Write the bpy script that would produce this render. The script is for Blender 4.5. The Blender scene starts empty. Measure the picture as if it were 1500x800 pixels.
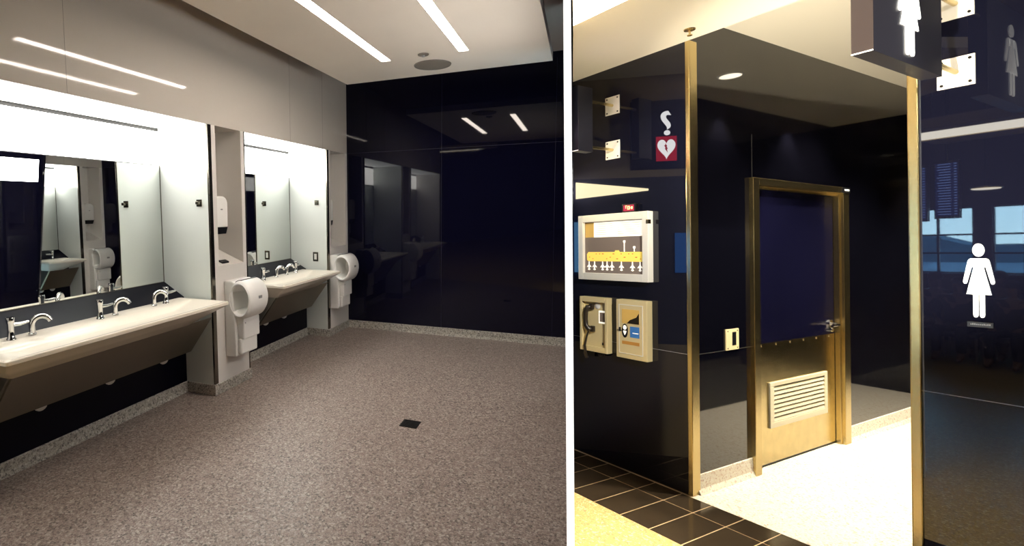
import bpy, bmesh, math, random
from mathutils import Matrix, Vector
random.seed(7)
S = bpy.context.scene
C = S.collection
PI = math.pi
# ------------------------------------------------------------------ frames
# world = the concourse / corridor: X into the corridor, Y along the dark walls, Z up.
# the washroom is its own rigid room, yawed and a few degrees off level against it.
HE = 1.64
RT = Matrix(((0.63815758, 0.76849957, -0.04651141), (-0.76935394, 0.63424853, -0.07631066), (-0.02914492, 0.08448196, 0.99599868)))
R_ = Matrix.Identity(4)
L_ = Matrix.Translation((0, 0, HE)) @ RT.to_4x4() @ Matrix.Translation((0, 0, -HE))

# ------------------------------------------------------------------ materials
def lin(c):
    return tuple(((v / 12.92) if v <= 0.04045 else ((v + 0.055) / 1.055) ** 2.4) for v in c)
def pm(name, rgb, rough=0.5, metal=0.0, ior=1.5, spec=None, emit=None, es=0.0, bump=None, aniso=0.0):
    m = bpy.data.materials.new(name); m.use_nodes = True
    nt = m.node_tree; b = nt.nodes['Principled BSDF']
    b.inputs['Base Color'].default_value = (*lin(rgb), 1)
    b.inputs['Roughness'].default_value = rough
    b.inputs['Metallic'].default_value = metal
    b.inputs['IOR'].default_value = ior
    if emit:
        b.inputs['Emission Color'].default_value = (*lin(emit), 1); b.inputs['Emission Strength'].default_value = es
    if bump:
        sc, st, stretch = bump
        tc = nt.nodes.new('ShaderNodeTexCoord'); mp = nt.nodes.new('ShaderNodeMapping'); mp.inputs['Scale'].default_value = stretch
        n = nt.nodes.new('ShaderNodeTexNoise'); n.inputs['Scale'].default_value = sc; n.inputs['Detail'].default_value = 4
        bp = nt.nodes.new('ShaderNodeBump'); bp.inputs['Strength'].default_value = st; bp.inputs['Distance'].default_value = 0.01
        nt.links.new(tc.outputs['Object'], mp.inputs['Vector']); nt.links.new(mp.outputs[0], n.inputs['Vector'])
        nt.links.new(n.outputs['Fac'], bp.inputs['Height']); nt.links.new(bp.outputs[0], b.inputs['Normal'])
    return m
def vary(m, sc, lo, hi, stretch=(1, 1, 1)):
    """multiply the base colour by a soft procedural mottling"""
    nt = m.node_tree; b = nt.nodes['Principled BSDF']; c = b.inputs['Base Color'].default_value[:]
    tc = nt.nodes.new('ShaderNodeTexCoord'); mp = nt.nodes.new('ShaderNodeMapping'); mp.inputs['Scale'].default_value = stretch
    n = nt.nodes.new('ShaderNodeTexNoise'); n.inputs['Scale'].default_value = sc; n.inputs['Detail'].default_value = 3
    r = nt.nodes.new('ShaderNodeValToRGB')
    r.color_ramp.elements[0].position = 0.3; r.color_ramp.elements[1].position = 0.7
    r.color_ramp.elements[0].color = (*[v * lo for v in c[:3]], 1); r.color_ramp.elements[1].color = (*[min(1, v * hi) for v in c[:3]], 1)
    nt.links.new(tc.outputs['Object'], mp.inputs['Vector']); nt.links.new(mp.outputs[0], n.inputs['Vector'])
    nt.links.new(n.outputs['Fac'], r.inputs[0]); nt.links.new(r.outputs[0], b.inputs['Base Color'])
    return m
def terrazzo(name, base, chips, scale, rough, ior=1.5):
    """chips: list of (fraction, rgb); the remainder is the ground colour"""
    m = bpy.data.materials.new(name); m.use_nodes = True
    nt = m.node_tree; b = nt.nodes['Principled BSDF']
    b.inputs['Roughness'].default_value = rough; b.inputs['IOR'].default_value = ior
    tc = nt.nodes.new('ShaderNodeTexCoord')
    def layer(sc, base_rgb, chips):
        v = nt.nodes.new('ShaderNodeTexVoronoi'); v.inputs['Scale'].default_value = sc
        s = nt.nodes.new('ShaderNodeSeparateColor'); r = nt.nodes.new('ShaderNodeValToRGB'); r.color_ramp.interpolation = 'CONSTANT'
        e = r.color_ramp.elements; e[0].position = 0; e[0].color = (*lin(base_rgb), 1)
        pos = 1.0 - sum(f for f, _ in chips); e[1].position = pos; e[1].color = (*lin(chips[0][1]), 1)
        for i, (f, c) in enumerate(chips[1:]):
            pos += chips[i][0]; q = e.new(pos); q.color = (*lin(c), 1)
        nt.links.new(tc.outputs['Object'], v.inputs['Vector']); nt.links.new(v.outputs['Color'], s.inputs[0]); nt.links.new(s.outputs[0], r.inputs[0])
        return r
    a = layer(scale, base, chips); c = layer(scale * 2.1, base, chips)
    mx = nt.nodes.new('ShaderNodeMix'); mx.data_type = 'RGBA'; mx.inputs[0].default_value = 0.45
    nt.links.new(a.outputs[0], mx.inputs[6]); nt.links.new(c.outputs[0], mx.inputs[7]); nt.links.new(mx.outputs[2], b.inputs['Base Color'])
    return m
M = {}
M['navy'] = pm('navy back-painted glass', (0.045, 0.045, 0.12), 0.03, ior=1.33)
M['dark_steel'] = pm('dark satin steel', (0.50, 0.48, 0.44), 0.22, 1.0)
M['navy_b'] = pm('dark corridor glass', (0.030, 0.030, 0.058), 0.04, ior=1.5)
M['dark_a'] = pm('dark concourse glass', (0.06, 0.065, 0.12), 0.015, ior=1.52)
M['navy_satin'] = pm('navy satin laminate', (0.014, 0.012, 0.065), 0.3, ior=1.2)
M['joint_pale'] = pm('pale panel joint', (0.62, 0.6, 0.57), 0.5)
M['joint_navy'] = pm('navy panel joint', (0.10, 0.10, 0.16), 0.5)
M['joint'] = pm('panel joint', (0.55, 0.55, 0.55), 0.4)
M['joint_dark'] = pm('dark panel joint', (0.2, 0.2, 0.2), 0.5)
M['white_glass'] = pm('warm white glass panel', (0.80, 0.775, 0.74), 0.05, ior=1.5)
M['fin'] = pm('pale back-painted glass', (0.87, 0.89, 0.87), 0.12)
M['pier'] = pm('white laminate', (0.86, 0.845, 0.825), 0.35)
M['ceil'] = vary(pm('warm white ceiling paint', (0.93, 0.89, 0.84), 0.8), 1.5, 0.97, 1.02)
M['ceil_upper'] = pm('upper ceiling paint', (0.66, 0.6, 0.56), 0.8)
M['porcelain'] = pm('cream solid surface', (0.92, 0.89, 0.83), 0.12)
M['plastic'] = pm('white plastic', (0.93, 0.925, 0.91), 0.28)
M['plastic_grey'] = pm('grey plastic', (0.55, 0.55, 0.55), 0.4)
M['black'] = pm('black plastic', (0.05, 0.05, 0.07), 0.3)
M['chrome'] = pm('chrome', (0.9, 0.9, 0.9), 0.06, 1.0)
M['steel'] = pm('brushed stainless steel', (0.74, 0.71, 0.66), 0.3, 1.0, bump=(60, 0.08, (1, 1, 12)))
M['apron'] = pm('satin stainless panel', (0.52, 0.49, 0.44), 0.38, 1.0, bump=(40, 0.06, (1, 10, 1)))
M['brass_steel'] = pm('warm satin stainless steel', (0.83, 0.75, 0.54), 0.25, 1.0, bump=(80, 0.05, (8, 8, 0.6)))
M['satin_gold'] = pm('satin pale steel case', (0.93, 0.86, 0.66), 0.45, 0.2)
M['kick'] = vary(pm('scuffed stainless kick plate', (0.92, 0.84, 0.62), 0.2, 1.0, bump=(70, 0.05, (0.6, 8, 8))), 9, 0.85, 1.1)
M['mirror'] = pm('mirror silver', (0.93, 0.94, 0.93), 0.0, 1.0)
M['terr_l'] = terrazzo('grey-pink terrazzo', (0.57, 0.515, 0.485), [(0.16, (0.41, 0.355, 0.34)), (0.11, (0.23, 0.20, 0.195)), (0.14, (0.72, 0.68, 0.65)), (0.10, (0.50, 0.42, 0.40))], 85, 0.42)
M['terr_base'] = terrazzo('grey terrazzo base', (0.68, 0.66, 0.62), [(0.16, (0.45, 0.43, 0.41)), (0.10, (0.28, 0.27, 0.27)), (0.14, (0.82, 0.81, 0.78))], 80, 0.35)
M['terr_r'] = terrazzo('cream terrazzo', (0.93, 0.90, 0.83), [(0.07, (0.80, 0.68, 0.56)), (0.05, (0.70, 0.52, 0.45)), (0.10, (0.98, 0.97, 0.93))], 90, 0.3)
M['terr_c'] = terrazzo('sandy terrazzo', (0.74, 0.62, 0.39), [(0.14, (0.68, 0.58, 0.38)), (0.08, (0.52, 0.44, 0.30)), (0.12, (0.92, 0.88, 0.74))], 80, 0.3)
M['tile'] = vary(pm('dark brown stone tile', (0.20, 0.165, 0.125), 0.13), 6, 0.75, 1.3)
M['grout'] = pm('pale grout', (0.74, 0.64, 0.50), 0.7)
M['cream'] = pm('cream ceiling paint', (0.97, 0.94, 0.86), 0.8)
M['tan'] = pm('tan band paint', (0.84, 0.77, 0.64), 0.7)
M['mid_grey'] = pm('slate blue reflection band', (0.36, 0.38, 0.45), 0.7)
M['white_paint'] = pm('white paint', (0.95, 0.95, 0.94), 0.5)
M['door_blue'] = pm('navy painted door', (0.045, 0.045, 0.125), 0.18, ior=1.35)
M['louver'] = pm('cream painted louvre', (0.90, 0.86, 0.74), 0.4)
M['sign_dark'] = pm('slate sign metal', (0.11, 0.11, 0.14), 0.3)
M['sign_side'] = pm('sign end cap', (0.22, 0.18, 0.17), 0.4)
M['sign_white'] = pm('white sign film', (0.95, 0.95, 0.93), 0.5, emit=(1, 1, 1), es=1.2)
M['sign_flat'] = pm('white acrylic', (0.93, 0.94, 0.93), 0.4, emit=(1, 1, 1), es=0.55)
M['sign_q'] = pm('backlit white letter', (0.95, 0.95, 0.95), 0.5, emit=(1, 1, 1), es=14)
M['sign_red'] = pm('backlit red square', (0.6, 0.1, 0.15), 0.5, emit=(0.75, 0.12, 0.2), es=8)
M['plate'] = pm('bright satin plate', (0.97, 0.955, 0.91), 0.5, 0.15)
M['light_l'] = pm('linear light diffuser', (1, 1, 1), 0.5, emit=(1, 0.945, 0.89), es=46)
M['lum_v'] = pm('luminous white band', (1, 1, 1), 0.5, emit=(1, 0.985, 0.96), es=11)
M['lum'] = pm('luminous white panel', (1, 1, 1), 0.5, emit=(0.98, 1, 0.99), es=1.9)
M['lamp_r'] = pm('downlight lens', (1, 1, 1), 0.5, emit=(1, 0.94, 0.82), es=12)
M['lum_warm'] = pm('warm luminous white', (1, 1, 1), 0.5, emit=(1, 0.97, 0.90), es=14)
M['rib_warm'] = pm('warm reflection ribbon', (1, 1, 1), 0.5, emit=(1, 0.93, 0.74), es=22)
M['edge_glow'] = pm('added edge glow', (1, 1, 1), 0.5, emit=(1, 1, 1), es=1.0)
M['speaker'] = pm('grey speaker mesh', (0.50, 0.47, 0.44), 0.7)
M['iron'] = pm('black grate', (0.05, 0.048, 0.045), 0.5, 0.3)
M['paper'] = pm('white sheet', (0.97, 0.95, 0.90), 0.6, emit=(1, 0.97, 0.9), es=0.8)  # own glow lifts the sheet out of the case frame's shade
M['map_grey'] = pm('grey map field', (0.52, 0.47, 0.44), 0.6)
M['map_yellow'] = pm('yellow terminal shape', (1.0, 0.87, 0.40), 0.6, emit=(1, 0.86, 0.4), es=0.45)  # glow put in so the map shape reads bright in its case
M['map_orange'] = pm('ochre map mark', (0.80, 0.58, 0.28), 0.6)
M['gold_panel'] = pm('ochre sheet', (0.92, 0.76, 0.42), 0.6)
M['handset'] = pm('dark brown handset', (0.18, 0.15, 0.12), 0.3)
M['label_blue'] = pm('blue label', (0.25, 0.50, 0.82), 0.5)
M['glass_dark'] = pm('dark cabinet window', (0.16, 0.13, 0.09), 0.08)
M['led'] = pm('red display', (0.4, 0.08, 0.15), 0.4, emit=(0.72, 0.14, 0.28), es=0.9)
M['led_y'] = pm('lit display segment', (1, 0.9, 0.6), 0.4, emit=(1, 0.92, 0.65), es=1.2)
M['screen'] = pm('blue flight screen', (0.08, 0.1, 0.25), 0.3, emit=(0.10, 0.16, 0.42), es=3)
M['window_glow_mid'] = pm('mid blue window glow', (0.2, 0.4, 0.7), 0.3, emit=(0.25, 0.50, 0.85), es=2.6)
M['screen_text'] = pm('screen rows', (0.5, 0.6, 0.8), 0.4, emit=(0.5, 0.62, 0.9), es=4)
M['window_glow_bright'] = pm('bright blue window glow', (0.3, 0.5, 0.8), 0.3, emit=(0.50, 0.78, 1.0), es=3.5)
M['frame_dark'] = pm('dark window frame', (0.07, 0.075, 0.09), 0.4)
M['concourse'] = pm('grey concourse wall', (0.28, 0.27, 0.27), 0.7)
M['conc_ceil'] = pm('dim concourse ceiling', (0.32, 0.30, 0.27), 0.8)
M['skin'] = pm('skin', (0.55, 0.42, 0.34), 0.5)
M['cloth1'] = pm('black cloth', (0.07, 0.07, 0.08), 0.9)
M['cloth2'] = pm('dark blue cloth', (0.10, 0.12, 0.19), 0.9)
M['hair'] = pm('dark hair', (0.06, 0.05, 0.045), 0.6)
M['seat'] = pm('black seat vinyl', (0.06, 0.06, 0.07), 0.4)
M['apronside'] = pm('apron plain', (0.3, 0.3, 0.32), 0.8)
M['asphalt'] = pm('apron concrete', (0.34, 0.42, 0.48), 0.9)
M['hill'] = pm('far hills', (0.22, 0.34, 0.40), 0.9)
gl = bpy.data.materials.new('clear window glass'); gl.use_nodes = True
_n = gl.node_tree.nodes['Principled BSDF']; _n.inputs['Transmission Weight'].default_value = 1; _n.inputs['IOR'].default_value = 1.05; _n.inputs['Roughness'].default_value = 0.0
M['glass'] = gl

# ------------------------------------------------------------------ mesh helpers
class MB:
    def __init__(s): s.b = bmesh.new()
    def box(s, x0, x1, y0, y1, z0, z1):
        vs = [s.b.verts.new(p) for p in ((x0, y0, z0), (x1, y0, z0), (x1, y1, z0), (x0, y1, z0), (x0, y0, z1), (x1, y0, z1), (x1, y1, z1), (x0, y1, z1))]
        for f in ((0, 3, 2, 1), (4, 5, 6, 7), (0, 1, 5, 4), (1, 2, 6, 5), (2, 3, 7, 6), (3, 0, 4, 7)): s.b.faces.new([vs[i] for i in f])
        return s
    def prism(s, poly, axis, a, c):
        def P(q, h): return {'x': (h, q[0], q[1]), 'y': (q[0], h, q[1]), 'z': (q[0], q[1], h)}[axis]
        return s.loft([[P(q, a) for q in poly], [P(q, c) for q in poly]])
    def loft(s, loops, cap0=True, cap1=True, closed=True):
        rows = [[s.b.verts.new(p) for p in lp] for lp in loops]
        n = len(rows[0])
        for r0, r1 in zip(rows, rows[1:]):
            for i in range(n if closed else n - 1):
                j = (i + 1) % n
                s.b.faces.new((r0[i], r0[j], r1[j], r1[i]))
        if cap0: s.b.faces.new(rows[0][::-1])
        if cap1: s.b.faces.new(rows[-1])
        return s
    def tube(s, pts, r, seg=12, caps=True):
        pts = [Vector(p) for p in pts]; rs = r if isinstance(r, (list, tuple)) else [r] * len(pts)
        loops = []; up = None
        for i, p in enumerate(pts):
            t = (pts[min(i + 1, len(pts) - 1)] - pts[max(i - 1, 0)]).normalized()
            if up is None:
                up = Vector((0, 0, 1)) if abs(t.z) < 0.9 else Vector((1, 0, 0))
            u = (up - t * up.dot(t)).normalized(); v = t.cross(u); up = u
            loops.append([p + (u * math.cos(a) + v * math.sin(a)) * rs[i] for a in [2 * PI * k / seg for k in range(seg)]])
        return s.loft(loops, caps, caps)
    def cyl(s, p0, p1, r0, r1=None, seg=20): return s.tube([p0, p1], [r0, r1 if r1 is not None else r0], seg)
    def lathe(s, prof, c, seg=24):
        c = Vector(c)
        return s.loft([[c + Vector((r * math.cos(2 * PI * k / seg), r * math.sin(2 * PI * k / seg), h)) for k in range(seg)] for r, h in prof])
    def ball(s, c, rx, ry, rz, seg=14, rings=9):
        loops = []
        for i in range(1, rings):
            a = PI * i / rings
            loops.append([(c[0] + rx * math.sin(a) * math.cos(2 * PI * k / seg), c[1] + ry * math.sin(a) * math.sin(2 * PI * k / seg), c[2] - rz * math.cos(a)) for k in range(seg)])
        return s.loft(loops)
    def quad(s, *p):
        s.b.faces.new([s.b.verts.new(q) for q in p]); return s
def fin_mesh(name, mb, F, origin, mat, bevel, smooth, mir):
    b = mb.b
    o = Vector(origin)
    for v in b.verts:
        v.co -= o
    bmesh.ops.recalc_face_normals(b, faces=b.faces[:])
    me = bpy.data.meshes.new(name); b.to_mesh(me); b.free()
    me.materials.append(M[mat] if isinstance(mat, str) else mat)
    ob = bpy.data.objects.new(name, me); C.objects.link(ob)
    if smooth:
        for p in me.polygons: p.use_smooth = True
        me.set_sharp_from_angle(angle=math.radians(38))
    if bevel:
        md = ob.modifiers.new('bevel', 'BEVEL'); md.width = bevel; md.segments = 2; md.limit_method = 'ANGLE'; md.angle_limit = math.radians(50)
    return ob
class Thing:
    """an Empty at the thing's base in frame F that parents its parts (coordinates given in the frame)"""
    def __init__(s, name, label, cat, F, origin, group=None, kind=None):
        s.F, s.o = F, Vector(origin)
        e = bpy.data.objects.new(name, None); e.empty_display_size = 0.1; C.objects.link(e); e.matrix_world = F @ Matrix.Translation(s.o)
        if label: e['label'] = label
        if cat: e['category'] = cat
        if group: e['group'] = group
        if kind: e['kind'] = kind
        s.e = e
    def part(s, name, mb, mat, parent=None, bevel=0, smooth=True, label=None):
        ob = fin_mesh(name, mb, s.F, s.o, mat, bevel, smooth, False)
        ob.parent = parent or s.e
        if label: ob['label'] = label
        return ob
def single(name, label, cat, mb, mat, F, origin, bevel=0, group=None, smooth=True):
    ob = fin_mesh(name, mb, F, origin, mat, bevel, smooth, False)
    ob.matrix_world = F @ Matrix.Translation(origin)
    ob['label'] = label; ob['category'] = cat
    if group: ob['group'] = group
    return ob
def struct(name, mb, mat, F, bevel=0, origin=(0, 0, 0), parent=None, label=None):
    ob = fin_mesh(name, mb, F, origin, mat, bevel, False, False)
    if parent: ob.parent = parent
    else:
        ob.matrix_world = F @ Matrix.Translation(origin); ob['kind'] = 'structure'
        if label: ob['label'] = label
    return ob
def kids(o): return [c for c in bpy.data.objects if c.parent == o]
def dup(root, F, loc, label=None, group=None):
    r = root.copy(); C.objects.link(r); r.matrix_world = F @ Matrix.Translation(loc)
    if label: r['label'] = label
    if group: r['group'] = group
    for ch in kids(root):
        c = ch.copy(); C.objects.link(c); c.parent = r
        for g in kids(ch):
            d = g.copy(); C.objects.link(d); d.parent = c
    return r
def rrect(x0, x1, y0, y1, z, r, n=5):
    out = []
    for cx, cy, a0 in ((x1 - r, y1 - r, 0), (x0 + r, y1 - r, 90), (x0 + r, y0 + r, 180), (x1 - r, y0 + r, 270)):
        for k in range(n):
            a = math.radians(a0 + 90 * k / (n - 1)); out.append((cx + r * math.cos(a), cy + r * math.sin(a), z))
    return out
def text_bm(body, size, extrude=0.002):
    cu = bpy.data.curves.new('glyph', 'FONT'); cu.body = body; cu.size = size; cu.extrude = extrude; cu.align_x = 'CENTER'; cu.offset = size * 0.016
    ob = bpy.data.objects.new('glyph', cu); C.objects.link(ob)
    me = bpy.data.meshes.new_from_object(ob.evaluated_get(bpy.context.evaluated_depsgraph_get()))
    bpy.data.objects.remove(ob); bpy.data.curves.remove(cu)
    b = MB(); b.b.from_mesh(me); bpy.data.meshes.remove(me)
    return b

# ================================================================== WASHROOM (frame L_)
XF, XB, XW = -2.914, -3.45, -3.23     # wall face, mirror plane, lower wall face
ZH = 2.357
YN = 1.45; YE = 6.43
FIN1, PIER1 = 3.575, 4.10
FIN2 = 5.82
MC = 0.60 - 2.914                        # x' = MC - x mirrors the sink wall onto the opposite side
def mx(on):
    return (lambda x: MC - x) if on else (lambda x: x)
def bx(b, f, x0, x1, *r): b.box(f(x0), f(x1), *r); return b

# floor, cut along the partition
struct('floor', MB().prism([(-3.7, 1.25), (-2.95, 1.25), (-0.02, 2.45), (-0.073, 4.72), (0.5, 4.8), (1.19, 5.22), (1.19, 6.6), (-3.7, 6.6)], 'z', -0.12, 0.0), 'terr_l', L_)
struct('wall_back', MB().box(-3.7, 1.18, YE, 6.6, 0.0, 3.37), 'navy', L_)
struct('baseboard_back', MB().prism([(YE, 0), (YE - 0.02, 0), (YE - 0.012, 0.03), (YE - 0.012, 0.095), (YE, 0.1)], 'x', XF, 0.6), 'terr_base', L_)
jb = MB()
for x in (-1.62, -0.3): jb.box(x, x + 0.003, YE - 0.0015, YE + 0.002, 0.1, 3.3)
jb.box(XF, 0.55, YE - 0.0015, YE + 0.002, 2.36, 2.363)
struct('trim_back', jb, 'joint_navy', L_)

def sink_wall(on, y0, suffix_side, bays):
    f = mx(on)
    nm = 'wall_' + suffix_side
    w = MB(); XO = -3.49 if on else -3.7
    bx(w, f, XO, XF, y0 + (0.12 if on else 0), YE, ZH, 3.37)                       # upper glazed wall
    struct(nm, w, 'white_glass', L_)
    s = MB()
    for y in (2.27, 4.95, 5.72):
        if y > y0: bx(s, f, XF - 0.002, XF + 0.0012, y, y + 0.003, ZH, 3.37)
    struct('trim_' + suffix_side + '_seams', s, 'joint_pale', L_)
    b = MB(); bx(b, f, XO, XB - 0.012, y0, YE, 0.9, ZH); struct(nm + '_recess', b, 'pier', L_)
    # lower navy wall with its sloping ledge
    for a, c in bays:
        p = [(XO, 0), (XW, 0), (XW, 0.862), (XB, 0.985), (XO, 0.985)]
        struct(nm + '_lower', MB().prism([(f(q[0]), q[1]) for q in p], 'y', a, c), 'navy_satin', L_)
        p = [(XW, 0), (XW + 0.022, 0), (XW + 0.012, 0.03), (XW + 0.012, 0.09), (XW, 0.095)]
        struct('baseboard_' + suffix_side, MB().prism([(f(q[0]), q[1]) for q in p], 'y', a, c), 'terr_base', L_)
def pier(on, y0, y1, side):
    """pier between the bays: pale glass cheek, steel edge, niche"""
    f = mx(on); n0, n1 = y0 + 0.10, min(y1 - 0.06, YE - 0.05)
    b = MB()
    bx(b, f, -3.5, XF, y0 + 0.012, n0, 0.0, ZH); bx(b, f, -3.5, XF, n1, y1 - (0.01 if y1 < YE else 0), 0.0, ZH)
    bx(b, f, -3.5, -3.2, n0, n1, 0.0, ZH)
    b.prism([(f(q[0]), q[1]) for q in [(-3.2, 0), (XF, 0), (XF, 1.135), (-3.2, 1.25)]], 'y', n0, n1)
    struct('wall_%s_pier' % side, b, 'pier', L_)
    c = MB(); bx(c, f, -3.5, XF - 0.004, y0, y0 + 0.012, 0.09, ZH)
    if y1 < YE: bx(c, f, -3.5, XF - 0.004, y1 - 0.01, y1, 0.09, ZH)
    struct('wall_%s_cheek' % side, c, 'fin', L_)
    t = MB(); bx(t, f, XF - 0.012, XF + 0.006, y0 - 0.004, y0 + 0.042, 0.1, ZH)
    if y1 < YE: bx(t, f, XF - 0.012, XF + 0.004, y1 - 0.012, y1 + 0.004, 0.1, ZH)
    struct('trim_%s_edge' % side, t, 'dark_steel', L_, bevel=0.002)
    k = MB(); bx(k, f, -3.5, XF + 0.012, y0 - 0.012, min(y1 + 0.012, YE), 0.0, 0.095)
    struct('baseboard_%s_pier' % side, k, 'terr_base', L_, bevel=0.004)
sink_wall(False, YN, 'left', [(YN, FIN1), (PIER1, FIN2)])
pier(False, FIN1, PIER1, 'left'); pier(False, FIN2, YE, 'left')
struct('wall_left_end', MB().box(-3.7, XF, YN - 0.03, YN, 0, 3.37), 'pier', L_)

def lum_panel(on, y0, y1, label, seams, grp):
    f = mx(on)
    t = Thing('luminous_panel', label, 'light', L_, (f(XB), (y0 + y1) / 2, 2.03), grp)
    ys = [y0] + seams + [y1]
    for a, c in zip(ys, ys[1:]):
        t.part('diffuser', bx(MB(), f, XB - 0.01, XB, a + 0.005, c - 0.005, 2.036, 2.325), 'lum_v', smooth=False)
    t.part('soffit_diffuser', bx(MB(), f, XB + 0.02, XF - 0.012, y0 + 0.003, y1 - 0.003, ZH - 0.004, ZH + 0.003), 'lum', smooth=False)
    t.part('shadow_gap', bx(MB(), f, XB - 0.0118, XB - 0.0102, y0, y1, 2.03, ZH), 'joint_dark', smooth=False)
lum_panel(False, YN, FIN1, 'glowing white panel band above the long near mirror', [2.253, 2.921], 'glowing bands over the mirrors')
lum_panel(False, PIER1, FIN2, 'glowing white panel band above the short far mirror', [], 'glowing bands over the mirrors')
def mirror(on, y0, y1, label):
    f = mx(on)
    t = Thing('wall_mirror', label, 'mirror', L_, (f(XB), (y0 + y1) / 2, 0.99), 'mirrors over the sinks')
    t.part('mirror_glass', bx(MB(), f, XB - 0.006, XB, y0, y1, 0.99, 2.028), 'mirror', smooth=False)
    t.part('edge_trim', bx(bx(MB(), f, XB - 0.006, XB + 0.002, y1 - 0.008, y1, 0.99, 2.028), f, XB - 0.006, XB + 0.002, y0, y1, 0.986, 0.99), 'dark_steel', smooth=False)
mirror(False, YN, FIN1 - 0.001, 'long mirror above the near trough sink, reflecting the opposite sinks')
mirror(False, PIER1, FIN2 - 0.001, 'short mirror above the far sink beside the navy wall')

def sink(on, y0, y1, label, capl=True):
    f = mx(on); zt = 0.865
    t = Thing('trough_sink', label, 'sink', L_, (f(-2.95), (y0 + y1) / 2, 0.0), 'wall-hung trough sinks')
    xb, xf = XW, -2.695
    L = []
    def rr(x0, x1, a, c, z, r): return [(f(p[0]), p[1], p[2]) for p in rrect(x0, x1, a, c, z, r)]
    L.append(rr(xb, -2.86, y0 + 0.12, y1 - 0.30, 0.715, 0.02))
    L.append(rr(xb, -2.79, y0 + 0.06, y1 - 0.14, 0.775, 0.02))
    L.append(rr(xb, xf - 0.012, y0 + 0.012, y1 - 0.012, zt - 0.034, 0.02))
    L.append(rr(xb, xf, y0, y1, zt - 0.026, 0.02))
    L.append(rr(xb, xf, y0, y1, zt - 0.006, 0.02))
    L.append(rr(xb + 0.004, xf - 0.006, y0 + 0.006, y1 - 0.006, zt, 0.02))
    L.append(rr(xb + 0.17, xf - 0.03, y0 + 0.035, y1 - 0.035, zt - 0.001, 0.02))
    L.append(rr(xb + 0.19, xf - 0.07, y0 + 0.16, y1 - 0.20, zt - 0.035, 0.03))
    L.append(rr(xb + 0.22, xf - 0.11, y0 + 0.25, y1 - 0.3, zt - 0.05, 0.03))
    t.part('basin', MB().loft(L), 'porcelain')
    ap = [(-2.875, 0.72), (-2.862, 0.72), (-3.10, 0.40), (-3.125, 0.40)]
    t.part('apron', MB().prism([(f(q[0]), q[1]) for q in ap], 'y', y0 + 0.13, y1 - 0.03), 'apron', smooth=False, label='satin stainless steel apron')
    e = [(-3.22, 0.715), (-2.88, 0.715), (-3.115, 0.41), (-3.22, 0.41)]
    t.part('end_plate', MB().prism([(f(q[0]), q[1]) for q in e], 'y', y0 + 0.115, y0 + 0.13), 'steel', smooth=False)
    ln = y1 - y0
    for k in range(3 if ln > 1.5 else 2):
        y = y0 + ln * (0.26 + 0.29 * k)
        t.part('drain_trap', MB().ball((f(-3.16), y, 0.40), 0.035, 0.045, 0.045), 'plastic')
    return t
def tap(on, y, label, flip=1):
    f = mx(on); x = -3.14; z = 0.8655
    t = Thing('pillar_tap', label, 'tap', L_, (f(x), y, z), 'chrome pillar taps')
    X = f(x)
    t.part('pillar', MB().lathe([(0.027, 0), (0.026, 0.006), (0.021, 0.012), (0.0185, 0.05), (0.019, 0.095), (0.0235, 0.112), (0.0235, 0.132), (0.022, 0.135)], (X, y, z)), 'chrome')
    t.part('lever', MB().tube([(X, y + 0.01 * flip, z + 0.088), (X, y + 0.06 * flip, z + 0.084), (X, y + 0.112 * flip, z + 0.088)], [0.013, 0.011, 0.0085], 14), 'chrome')
def spout(on, y, label, flip=1):
    f = mx(on); x = -3.14; z = 0.8655; X = f(x); d = (1 if not on else -1)
    t = Thing('gooseneck_spout', label, 'spout', L_, (X, y, z), 'chrome gooseneck spouts')
    t.part('base_ring', MB().lathe([(0.024, 0), (0.024, 0.008), (0.02, 0.012)], (X, y, z)), 'chrome')
    pts = [(X, y, z + 0.008), (X, y, z + 0.06)]
    for k in range(1, 9):
        a = PI * k / 9
        r = 0.052
        pts.append((X + d * 0.55 * r * (1 - math.cos(a)), y + flip * 0.85 * r * (1 - math.cos(a)), z + 0.06 + r * math.sin(a)))
    t.part('neck', MB().tube(pts, [0.018, 0.017] + [0.0165] * 6 + [0.016, 0.0155], 14), 'chrome')
sink(False, 1.665, 3.525, 'long cream trough sink with three tap pairs, nearest in the room')
sink(False, 4.41, 5.74, 'shorter cream trough sink with two tap pairs beyond the near hand dryer')
tap(False, 1.98, 'chrome pillar tap at the picture edge, nearest on the long sink'); spout(False, 2.113, 'chrome gooseneck spout beside the nearest pillar tap on the long sink')
tap(False, 2.617, 'chrome pillar tap at the middle of the long sink'); spout(False, 2.748, 'chrome gooseneck spout at the middle of the long sink')
spout(False, 3.13, 'chrome gooseneck spout at the far end of the long sink', 1); tap(False, 3.26, 'chrome pillar tap at the far end of the long sink, by the pale fin')
tap(False, 4.705, 'chrome pillar tap at the near end of the short sink'); spout(False, 4.97, 'chrome gooseneck spout at the near end of the short sink')
spout(False, 5.19, 'chrome gooseneck spout at the far end of the short sink', 1); tap(False, 5.40, 'chrome pillar tap at the far end of the short sink')

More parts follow.
